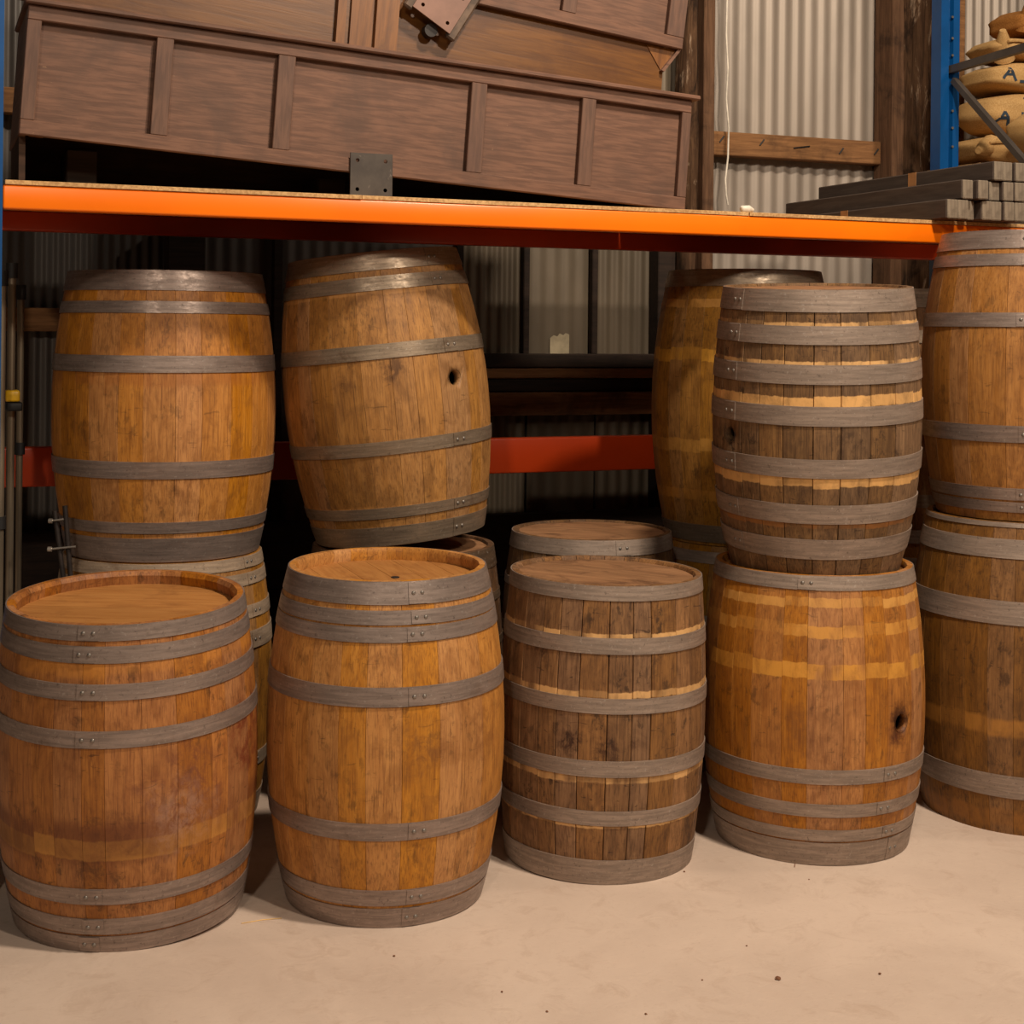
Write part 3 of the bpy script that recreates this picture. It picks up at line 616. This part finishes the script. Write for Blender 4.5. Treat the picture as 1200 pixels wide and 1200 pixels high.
# steel mounting plate on the lower edge
def plate(parent, name, M0, cx_, cz_, s, mat, ang=0.0, y=-0.008, holes=0.33):
    o = link(name, box_me((-s / 2, -0.003, -s / 2), (s / 2, 0.003, s / 2), 0.0008), mat)
    cs = []
    for sx in (-1, 1):
        for sz in (-1, 1):
            cs.append(link('cutter', tube_me([(sx * s * holes, -0.02, sz * s * holes), (sx * s * holes, 0.02, sz * s * holes)], 0.0065, 12)))
    cut(o, cs); o.data.materials.clear(); o.data.materials.append(mat)
    o.parent = parent
    return o
n = NT('scuffed_plate'); a1 = n.noise((1, 1, 1), 25, 6, 0.75, 0.5); a2 = n.noise((1, 1, 1), 9, 4, 0.6)
M_plate = n.done(n.mix(n.math('MULTIPLY', n.rng(a1, 0.6, 0.7), 0.8), n.mix(n.rng(a2, 0.35, 0.65), srgb((64, 56, 50)), srgb((80, 71, 63))), srgb((120, 108, 96))), 0.5, 0.35)
s_pl = 0.140
pc = atY(435.5, 202, YB - 0.01); pl = plate(low, 'mounting_plate', Mlow, 0, 0, s_pl, M_plate)
pl.matrix_world = Matrix.Translation(pc) @ Matrix.Rotation(-0.0, 4, 'Y')
pl.matrix_world.translation.z = ZTOP + s_pl / 2
bpy.context.view_layer.update()
Mp = Matrix.Translation(Vector((pc.x, YB - 0.006, ZTOP + s_pl / 2 + 0.001)))
pl.matrix_parent_inverse = Matrix(); pl.matrix_local = Mlow.inverted() @ Mp
# bearers under the lifted end
for fx, lab in ((0.20, 'dark timber bearer holding up the high end of the panelled box'), (1.0, 'dark timber bearer behind the steel plate under the panelled box')):
    P = BL + (BR - BL).normalized() * fx
    tag(link('timber_bearer', box_me((P.x - 0.045, YB + 0.20, ZTOP + 0.0005), (P.x + 0.045, YB + 0.44, P.z - 0.003), 0.003), M_lining), lab, 'timber')
# upper box, tipped, open underside showing varnished inside
UR, UL = atY(800, 58, YB + 0.02), atY(540, 0, YB + 0.02); ex = (UR - UL).normalized(); Lu = 2.1; OU = UR - ex * Lu
up = empty('panelled_box', OU, 'brown panelled box with varnished inside tipped on top of the long box', 'panelled box')
Mup = frame_axes(up, OU, ex, UP)
def lxu(px, py): return (Mup.inverted() @ atY(px, py, YB + 0.02)).x
cu = [(0, 0.05), (Lu - 1.36, Lu - 1.31), (lxu(660, 5), lxu(685, 12)), (lxu(786, 30), Lu)]
cu = [(0, 0.05), (Lu - 1.30, Lu - 1.25), (lxu(660, 5), lxu(676, 8)), (lxu(783, 30), Lu)]
panelled(up, Lu, 0.385, 0.40, cu, rail=0.04, back=M_inside)
# varnished backing boards: stand on the long box's ledge right behind the tipped front
ez = (Mlow.to_3x3() @ Vector((0, 0, 1))); exl = (BR - BL).normalized(); iu = Mup.inverted()
OV = BL + Mlow.to_3x3() @ Vector((-0.06, 0.040, Hb + 0.018))
def vbox(nm, x0, x1, y0, y1, z0, z1, mat):
    V = [iu @ (OV + exl * x + Vector((0, y, 0)) + ez * z) for z in (z0, z1) for (x, y) in ((x0, y0), (x1, y0), (x1, y1), (x0, y1))]
    return link(nm, pydata(V, [[3, 2, 1, 0], [4, 5, 6, 7], [0, 1, 5, 4], [1, 2, 6, 5], [2, 3, 7, 6], [3, 0, 4, 7]]), mat, up)
def vx(px): q = atY(px, 40, OV.y); return (q - OV).dot(exl)
for k in range(3): vbox('backing_board', 0, vx(781) - 0.03 * k, 0.010, 0.026, (0.001, 0.201, 0.281)[k], (0.200, 0.280, 0.36)[k], M_varn)
for px, wd, dp in ((398, 0.028, 0.022), (424, 0.080, 0.012), (451, 0.075, 0.030)):
    x = vx(px); vbox('batten', x - wd / 2, x + wd / 2, 0.010 - dp, 0.0095, 0.002, 0.335, M_varnz)
link('corner_block', extr([(Lu - 0.13, -0.001), (Lu - 0.004, -0.001), (Lu - 0.062, -0.082)], 0.026, 0.038, 'y'), M_varnz, up)
link('end_return', extr([(Lu - 0.012, -0.0), (Lu, -0.0), (Lu - 0.056, -0.088), (Lu - 0.066, -0.084)], 0.010, 0.040, 'y'), M_brown, up)
M_arm = plain('worn_bracket', (88, 70, 56), 0.6, 0.2, 0.25, 18)
# tilted steel bracket fixed in the upper box
bk = plate(up, 'mounting_plate', None, 0, 0, 0.150, plain('brown_plate', (124, 92, 78), 0.5, 0.2, 0.08, 8))
pb = atY(519, 2, YB - 0.012); Mb = Matrix.Translation(pb) @ Matrix.Rotation(math.radians(32), 4, 'Y')
bk.matrix_parent_inverse = Matrix(); bk.matrix_local = Mup.inverted() @ Mb
for off, mt, wd in ((0.085, M_arm, 0.036), (-0.085, M_arm, 0.034)):
    o = link('bracket_arm', box_me((off - wd / 2, 0.004, -0.085), (off + wd / 2, 0.028, 0.16), 0.006), mt, up)
    o.matrix_parent_inverse = Matrix(); o.matrix_local = Mup.inverted() @ Mb
p = atY(504, 36, YB + 0.02); o = link('bracket_wheel', tube_me([p + Vector((0, -0.012, 0)), p + Vector((0, 0.025, 0))], 0.022, 20), M_dark, up)
o.matrix_parent_inverse = Matrix(); o.matrix_local = Mup.inverted()

# ------------------------------------------------------------------ grey timber lengths on the shelf
M_lum = timber('grey_stained_timber', (66, 54, 47), (83, 70, 61), 'y', 0.7, (52, 46, 42), 0.4, 0.2)
M_lumend = timber('grey_timber_end', (110, 98, 84), (140, 126, 108), 'z', 0.8, (70, 60, 50), 0.6, 0.3, 20)
M_tape = plain('tan_tape', (168, 116, 70), 0.6)
def lumber(x0, wd, zlo, y0, y1, label, hh=0.071, tape=None):
    o = empty('timber_length', (x0 + wd / 2, y0, zlo), label, 'timber', 'grey timber lengths stacked on the shelf')
    link('shaft', box_me((-wd / 2, 0.004, 0), (wd / 2, y1 - y0, hh), 0.004), M_lum, o)
    link('end_face', box_me((-wd / 2 + 0.001, 0.0, 0.001), (wd / 2 - 0.001, 0.0045, hh - 0.001), 0.003), M_lumend, o)
    if tape: link('tape_band', box_me((-wd / 2 - 0.0012, tape, -0.0004), (-wd / 2 + 0.001, tape + 0.05, hh + 0.0008)), M_tape, o)
zl = ZTOP + 0.0008; y0 = 4.43; hl = 0.0735
def lay(px, py, zlo, widths, lab, ylist, taped=None, yend=5.38):
    x = atY(px, py, y0).x
    for i, (wd, gp) in enumerate(widths):
        lumber(x, wd, zlo, y0 + ylist[i % len(ylist)], yend, ['first', 'second', 'third', 'fourth', 'fifth', 'sixth', 'seventh'][i] + ' dark grey timber from the panelled boxes in the ' + lab, tape=taped if i == 0 else None); x += wd + gp
lay(1110, 245, zl, [(0.047, 0.001), (0.05, 0.016), (0.03, 0.012), (0.048, 0.001), (0.047, 0.004), (0.047, 0.003), (0.047, 0.002)], 'bottom layer by the blue upright', [0, 0.004, 0.03, 0.002, 0.01], 0.62, 5.42)
lay(1128, 220, zl + hl, [(0.048, 0.012), (0.047, 0.028), (0.048, 0.004), (0.047, 0.002), (0.047, 0.002)], 'middle layer by the blue upright', [0, -0.012, 0.02, 0.004], None, 5.62)
lay(1165, 198, zl + 2 * hl, [(0.043, 0.001), (0.045, 0.010), (0.047, 0.002), (0.047, 0.002)], 'top layer by the blue upright', [0, 0.006, 0.002], 0.46, 5.58)

# ------------------------------------------------------------------ coffee sacks in the next bay
n = NT('burlap'); wv = n.noise((1, 1, 1), 160, 2, 0.6); b2 = n.noise((1, 1, 1), 5, 5, 0.6)
n.bump(wv, 0.35, 0.003); M_burlap = n.done(n.mix(n.rng(b2, 0.3, 0.7), n.mix(n.rng(wv, 0.3, 0.7), srgb((172, 132, 82)), srgb((200, 162, 108))), srgb((186, 146, 92))), 0.9, 0, 0.15)
n = NT('burlap_dark'); wv = n.noise((1, 1, 1), 160, 2, 0.6); n.bump(wv, 0.35, 0.003)
M_burlap2 = n.done(n.mix(n.rng(wv, 0.3, 0.7), srgb((138, 88, 40)), srgb((166, 112, 56))), 0.9, 0, 0.15)
M_ink = plain('blue_ink', (38, 52, 66), 0.8)
ZS = atY(1150, 192, 5.70).z
nb = box_me((XR + 0.30, 5.66, ZS - 0.03), (7.0, 6.05, ZS))
tag(link('sack_shelf', nb, M_chip), 'chipboard deck under the burlap sacks beyond the blue upright', 'shelf board')
def sack(label, c, half, rot=0.0, tiltx=0.0, mat=M_burlap, marks=(), ears=(), seed=0):
    root = empty('burlap_sack', c, label, 'sack', 'burlap sacks piled in the next bay'); root.rotation_euler = (tiltx, 0, rot)
    a, b, cc = half; rnd = random.Random(seed); NU, NV = 32, 18; V = []; Fs = []; ph = [rnd.uniform(0, 6.28) for _ in range(6)]
    def S(u, v):
        cu, su, cv, sv = math.cos(u), math.sin(u), math.cos(v), math.sin(v)
        sp = lambda x, e: math.copysign(abs(x) ** e, x)
        x = a * sp(cu, 0.42) * sp(cv, 0.5); y = b * sp(su, 0.42) * sp(cv, 0.5); z = cc * sp(sv, 0.72)
        k = (abs(x) / a) ** 4 * (abs(y) / b) ** 4
        z *= 1 - 0.16 * min(1, (abs(x) / a) ** 3); x *= 1 + 0.06 * k; y *= 1 + 0.06 * k
        wob = 1 + 0.045 * math.sin(5 * x / a + ph[0]) * math.cos(3 * y / b + ph[1]) + 0.02 * math.sin(9 * z / cc + ph[2] + 4 * x / a)
        return Vector((x * wob, y * wob, z * wob))
    for j in range(NV + 1):
        for i in range(NU): V.append(S(2 * math.pi * i / NU, -math.pi / 2 + math.pi * j / NV))
    for j in range(NV):
        for i in range(NU): Fs.append([j * NU + i, j * NU + (i + 1) % NU, (j + 1) * NU + (i + 1) % NU, (j + 1) * NU + i])
    me = pydata(V, Fs); bm = bmesh.new(); bm.from_mesh(me); bmesh.ops.remove_doubles(bm, verts=bm.verts, dist=0.0008); bmesh.ops.recalc_face_normals(bm, faces=bm.faces); bm.to_mesh(me); bm.free()
    for p in me.polygons: p.use_smooth = True
    body = link('body', me, mat, root)
    for (P, dr, ln) in ears:   # gathered corners
        P = Vector(P); dr = Vector(dr).normalized()
        link('ear', tube_me([P - dr * 0.07, P - dr * 0.02, P + dr * ln * 0.4, P + dr * ln * 0.75, P + dr * ln], [0.050, 0.044, 0.032, 0.022, 0.015], 12), mat, root)
    if ears: link('seam', tube_me([(-a * 0.9 + a * 1.6 * i / 16, -b * 1.0 + 0.004 * math.sin(i * 1.7), cc * 0.25 + 0.008 * math.sin(i * 0.9)) for i in range(17)], 0.007, 6), mat, root)
    for (u, v, strokes) in marks:
        V2 = []; F2_ = []
        for (x0, y0_, x1, y1_) in strokes:
            w_ = 0.006; dx, dy = x1 - x0, y1_ - y0_; Ln = max(1e-6, math.hypot(dx, dy)); nx, ny = -dy / Ln * w_, dx / Ln * w_; NN = 4
            for i in range(NN + 1):
                for sgn in (-1, 1):
                    px_, pz_ = x0 + dx * i / NN + nx * sgn + u, y0_ + dy * i / NN + ny * sgn + v
                    # press on the -y face of the sack
                    best = None
                    hit, loc_, nor_, _ = body_ray(me, Vector((px_, -2, pz_)), Vector((0, 1, 0)))
                    if hit: V2.append(loc_ + nor_ * 0.0022)
                    else: V2.append(Vector((px_, -b * 0.9, pz_)))
                if i: k = len(V2); F2_.append([k - 4, k - 3, k - 1, k - 2])
        if V2: link('printed_mark', pydata(V2, F2_), M_ink, root)
    return root
from mathutils.bvhtree import BVHTree
def body_ray(me, o, d):
    bv = BVHTree.FromPolygons([v.co.copy() for v in me.vertices], [tuple(p.vertices) for p in me.polygons])
    h = bv.ray_cast(o, d)
    return (h[0] is not None, h[0], h[1], None)
def at_sack(px, py, Y=5.78): return atY(px, py, Y)
K1 = [(-.03, -.03, .02, .04), (-.03, .04, .02, -.03), (.035, -.03, .035, .04)]
K2 = [(-.04, .03, .02, .03), (.02, .03, .02, -.03), (.045, -.035, .10, -.02), (.05, .03, .10, .035), (.075, -.03, .08, .03)]
K3 = [(-.05, -.02, -.02, .03), (-.02, .03, .01, -.03), (-.04, 0, .0, 0), (.03, -.03, .06, -.03), (.06, -.03, .07, .03)]
K4 = [(-.03, .02, .03, .025), (-.03, -.01, .03, -.005), (.0, -.04, .02, -.035)]
def sk(pxl, py, a, b, Y=5.80):
    return Vector((atY(pxl, py, Y + b * 0.8).x + a, Y, atY(pxl + 45, py, Y - b).z))
zc = lambda v, z: Vector((v.x, v.y, z))
p1 = sk(1104, 177, 0.34, 0.17); p1 = zc(p1, ZS + 0.073)
sack('lowest burlap sack with a gathered corner beside the blue upright', p1, (0.34, 0.17, 0.070), 0.0, 0, M_burlap, ears=[((-0.30, -0.13, 0.0), (-0.8, -0.45, -0.25), 0.09)], seed=1)
p2 = zc(sk(1113, 135, 0.36, 0.17), ZS + 0.144 + 0.100)
sack('plump burlap sack with blue print lying on the lowest sack', p2, (0.36, 0.17, 0.100), 0.03, 0, M_burlap, [(-.26, -.03, K3), (-.14, .03, K1), (-.02, .03, K2), (.12, .02, K4)], (), 2)
p3 = sk(1172, 158, 0.25, 0.12, 5.42)
sack('burlap sack bulging in front of the printed sack behind the brace', zc(p3, ZS + 0.11), (0.25, 0.11, 0.105), 0.1, 0, M_burlap, seed=3)
p4 = zc(sk(1121, 90, 0.36, 0.17), p2.z + 0.100 + 0.076)
sack('burlap sack with blue letters under the upper brace', p4, (0.36, 0.17, 0.075), -0.02, 0.0, M_burlap, [(-.26, .0, K3), (-.14, -.01, K1), (.02, 0, K4)], (), 4)
p5 = zc(sk(1126, 64, 0.34, 0.16), p4.z + 0.076 + 0.062)
sack('burlap sack with an eared corner crossed by the upper brace', p5, (0.34, 0.16, 0.054), 0.02, 0.0, M_burlap, ears=[((-0.29, -0.11, 0.0), (-0.35, -0.35, 0.6), 0.085)], seed=5)
p6 = zc(sk(1154, 36, 0.30, 0.15), p5.z + 0.056 + 0.076)
sack('darker brown burlap sack with a pointed corner topping the pile', p6, (0.30, 0.15, 0.074), 0.05, 0.0, M_burlap2, ears=[((-0.24, -0.10, 0.02), (-0.05, -0.3, 0.9), 0.11)], seed=6)

# ------------------------------------------------------------------ small things
pts = []
for i, (px, py) in enumerate([(851, -40), (852, 0), (851, 40), (853, 80), (851, 115), (854, 150), (853, 185), (850, 210), (851, 228), (853, 240)]):
    p = atY(px, py, YW - 0.135); pts.append(p)
zz = ZTOP
tag(link('hanging_cable', tube_me(pts, 0.0045, 8), M_white), 'thin white cord hanging down the cream corrugated wall', 'cord')
p = atY(874, 247, YF + 0.06); 
kn = tag(link('white_plug', tube_me([(p.x - 0.02, p.y, ZTOP + 0.014), (p.x - 0.016, p.y, ZTOP + 0.015), (p.x + 0.012, p.y, ZTOP + 0.016), (p.x + 0.03, p.y, ZTOP + 0.013)], [0.008, 0.013, 0.014, 0.006], 12), M_white), 'small white plug lying on the chipboard deck', 'plug')
pn = atY(657, 400, YW - 0.02)
note = [(-0.048, -0.06), (0.048, -0.058), (0.048, 0.032), (0.03, 0.038), (0.018, 0.028), (0.0, 0.036), (-0.012, 0.022), (-0.03, 0.028), (-0.048, 0.014)]
o = link('torn_notice', extr(note, -0.001, 0.0, 'y'), plain('paper', (176, 160, 130), 0.8)); o.location = (pn.x, YW - 0.0075, pn.z)
tag(o, 'torn pale paper notice stuck on the dim wall sheet', 'notice')

# pipe clamps leaning by the left of the barrels
M_pipe = plain('pipe_steel', (150, 136, 116), 0.35, 0.7, 0.15, 15, (1, 1, .1))
def clamp(px, d, ztop, r, label, head, yel=False, lean=0.0):
    b = atd(px, 690, d); root = empty('pipe_clamp', (b.x, b.y, 0), label, 'clamp', 'pipe clamps standing together')
    link('pipe', tube_me([(0, 0, 0.0), (lean, 0.0, ztop)], r, 12), M_pipe, root)
    link('end_cap', tube_me([(lean, 0, ztop - 0.04), (lean, 0, ztop + 0.01)], r + 0.006, 12), M_black, root)
    if yel:
        z = EYE - (463 - 379) * d / F
        j = link('jaw', box_me((-0.02, -0.05, z - 0.02), (0.026, 0.02, z + 0.018), 0.007, 2), M_yellow, root)
        link('jaw_pad', box_me((-0.016, -0.055, z - 0.05), (0.034, 0.018, z - 0.022), 0.005, 2), M_black, root)
    for z in head: link('sliding_collar', tube_me([(0, 0, z - 0.02), (0, 0, z + 0.02)], r + 0.007, 12), M_black, root)
clamp(-1, 4.80, 1.80, 0.013, 'steel pipe clamp with one black collar at the outside of the group', [1.0])
clamp(10.5, 4.93, 1.83, 0.0135, 'steel pipe clamp with a yellow jaw', [], True)
clamp(21, 5.02, 1.76, 0.0115, 'thin steel pipe clamp nearest the stacked orange barrel', [1.22])
# bar clamp with bright screw handles left of the stacked barrels
p = atd(74, 640, 4.72); root = empty('bar_clamp', (p.x, p.y, 0), 'dark bar clamp with bright screw handles leaning by the stacked barrel', 'clamp')
def rl(px, py): q = atd(px, py, 4.72); return q - Vector((p.x, p.y, 0))
A0, A1 = rl(64, 606), rl(76, 690); B0, B1 = rl(76, 600), rl(84, 690)
link('bar', tube_me([A0 + Vector((0, 0, .02)), A0 + (A1 - A0) * 0.9, Vector((A1.x, A1.y, 0.0))], 0.008, 8), M_dark, root)
link('bar', tube_me([B0 + Vector((0, 0, .02)), B0 + (B1 - B0) * 0.9, Vector((B1.x, B1.y, 0.0))], 0.008, 8), M_dark, root)
for (x0, yy0, x1, yy1) in ((58, 643, 88, 640), (59, 610, 74, 608)):
    s = link('screw', tube_me([rl(x0, yy0) + Vector((0, -0.012, 0)), rl(x1, yy1) + Vector((0, -0.012, 0))], 0.0035, 8), M_rivet, root)
    k = rl(x0, yy0) + Vector((0, -0.012, 0)); link('knob', tube_me([k + RIGHT * -0.006, k + RIGHT * 0.006], 0.008, 10), M_rivet, s)

# crumbs and straws on the floor
M_crumb = plain('wood_crumb', (120, 78, 52), 0.9); M_straw = plain('straw', (216, 176, 112), 0.8)
def crumb(px, py, r, lab):
    p = atZ(px, py, 0.0); bm = bmesh.new(); bmesh.ops.create_icosphere(bm, subdivisions=1, radius=r); rnd = random.Random(int(px))
    for v in bm.verts: v.co = Vector((v.co.x * rnd.uniform(.6, 1.2), v.co.y * rnd.uniform(.6, 1.2), v.co.z * 0.6 * rnd.uniform(.7, 1.1)))
    mz = min(v.co.z for v in bm.verts)
    for v in bm.verts: v.co.z -= mz
    o = link('wood_crumb', frombm(bm), M_crumb); o.location = p; tag(o, lab, 'crumb')
crumb(912, 1148, 0.0085, 'brown crumb lying on the open concrete floor')
crumb(1031, 1142, 0.0045, 'small brown crumb lying near the larger crumb')
for px, py, r in ((641, 1186, .004), (757, 1189, .004), (823, 1149, .003), (802, 1022, .004), (948, 1031, .003), (462, 1121, .004), (588, 1163, .004), (875, 1109, .003)):
    crumb(px, py, r, 'tiny dark speck of wood on the concrete floor')
    bpy.context.scene.collection.objects[-1]['group'] = 'specks on the floor'
def straw(a, b, lab, mat=M_straw, r=0.0013, grp=None):
    p, q = atZ(a[0], a[1], 0.0015), atZ(b[0], b[1], 0.0015); m_ = (p + q) / 2 + Vector((0.004, 0.006, 0))
    tag(link('straw', tube_me([p, m_, q], r, 5), mat), lab, 'straw', grp)
straw((283, 1082), (330, 1076), 'pale straw on the floor between two front barrels')
straw((895, 1001), (908, 1002), 'red-brown splinter at the foot of the amber barrel', plain('splinter', (156, 70, 40), 0.8))
straw((933, 1007), (931, 1016), 'short brown splinter on the floor below the amber barrel', M_crumb)
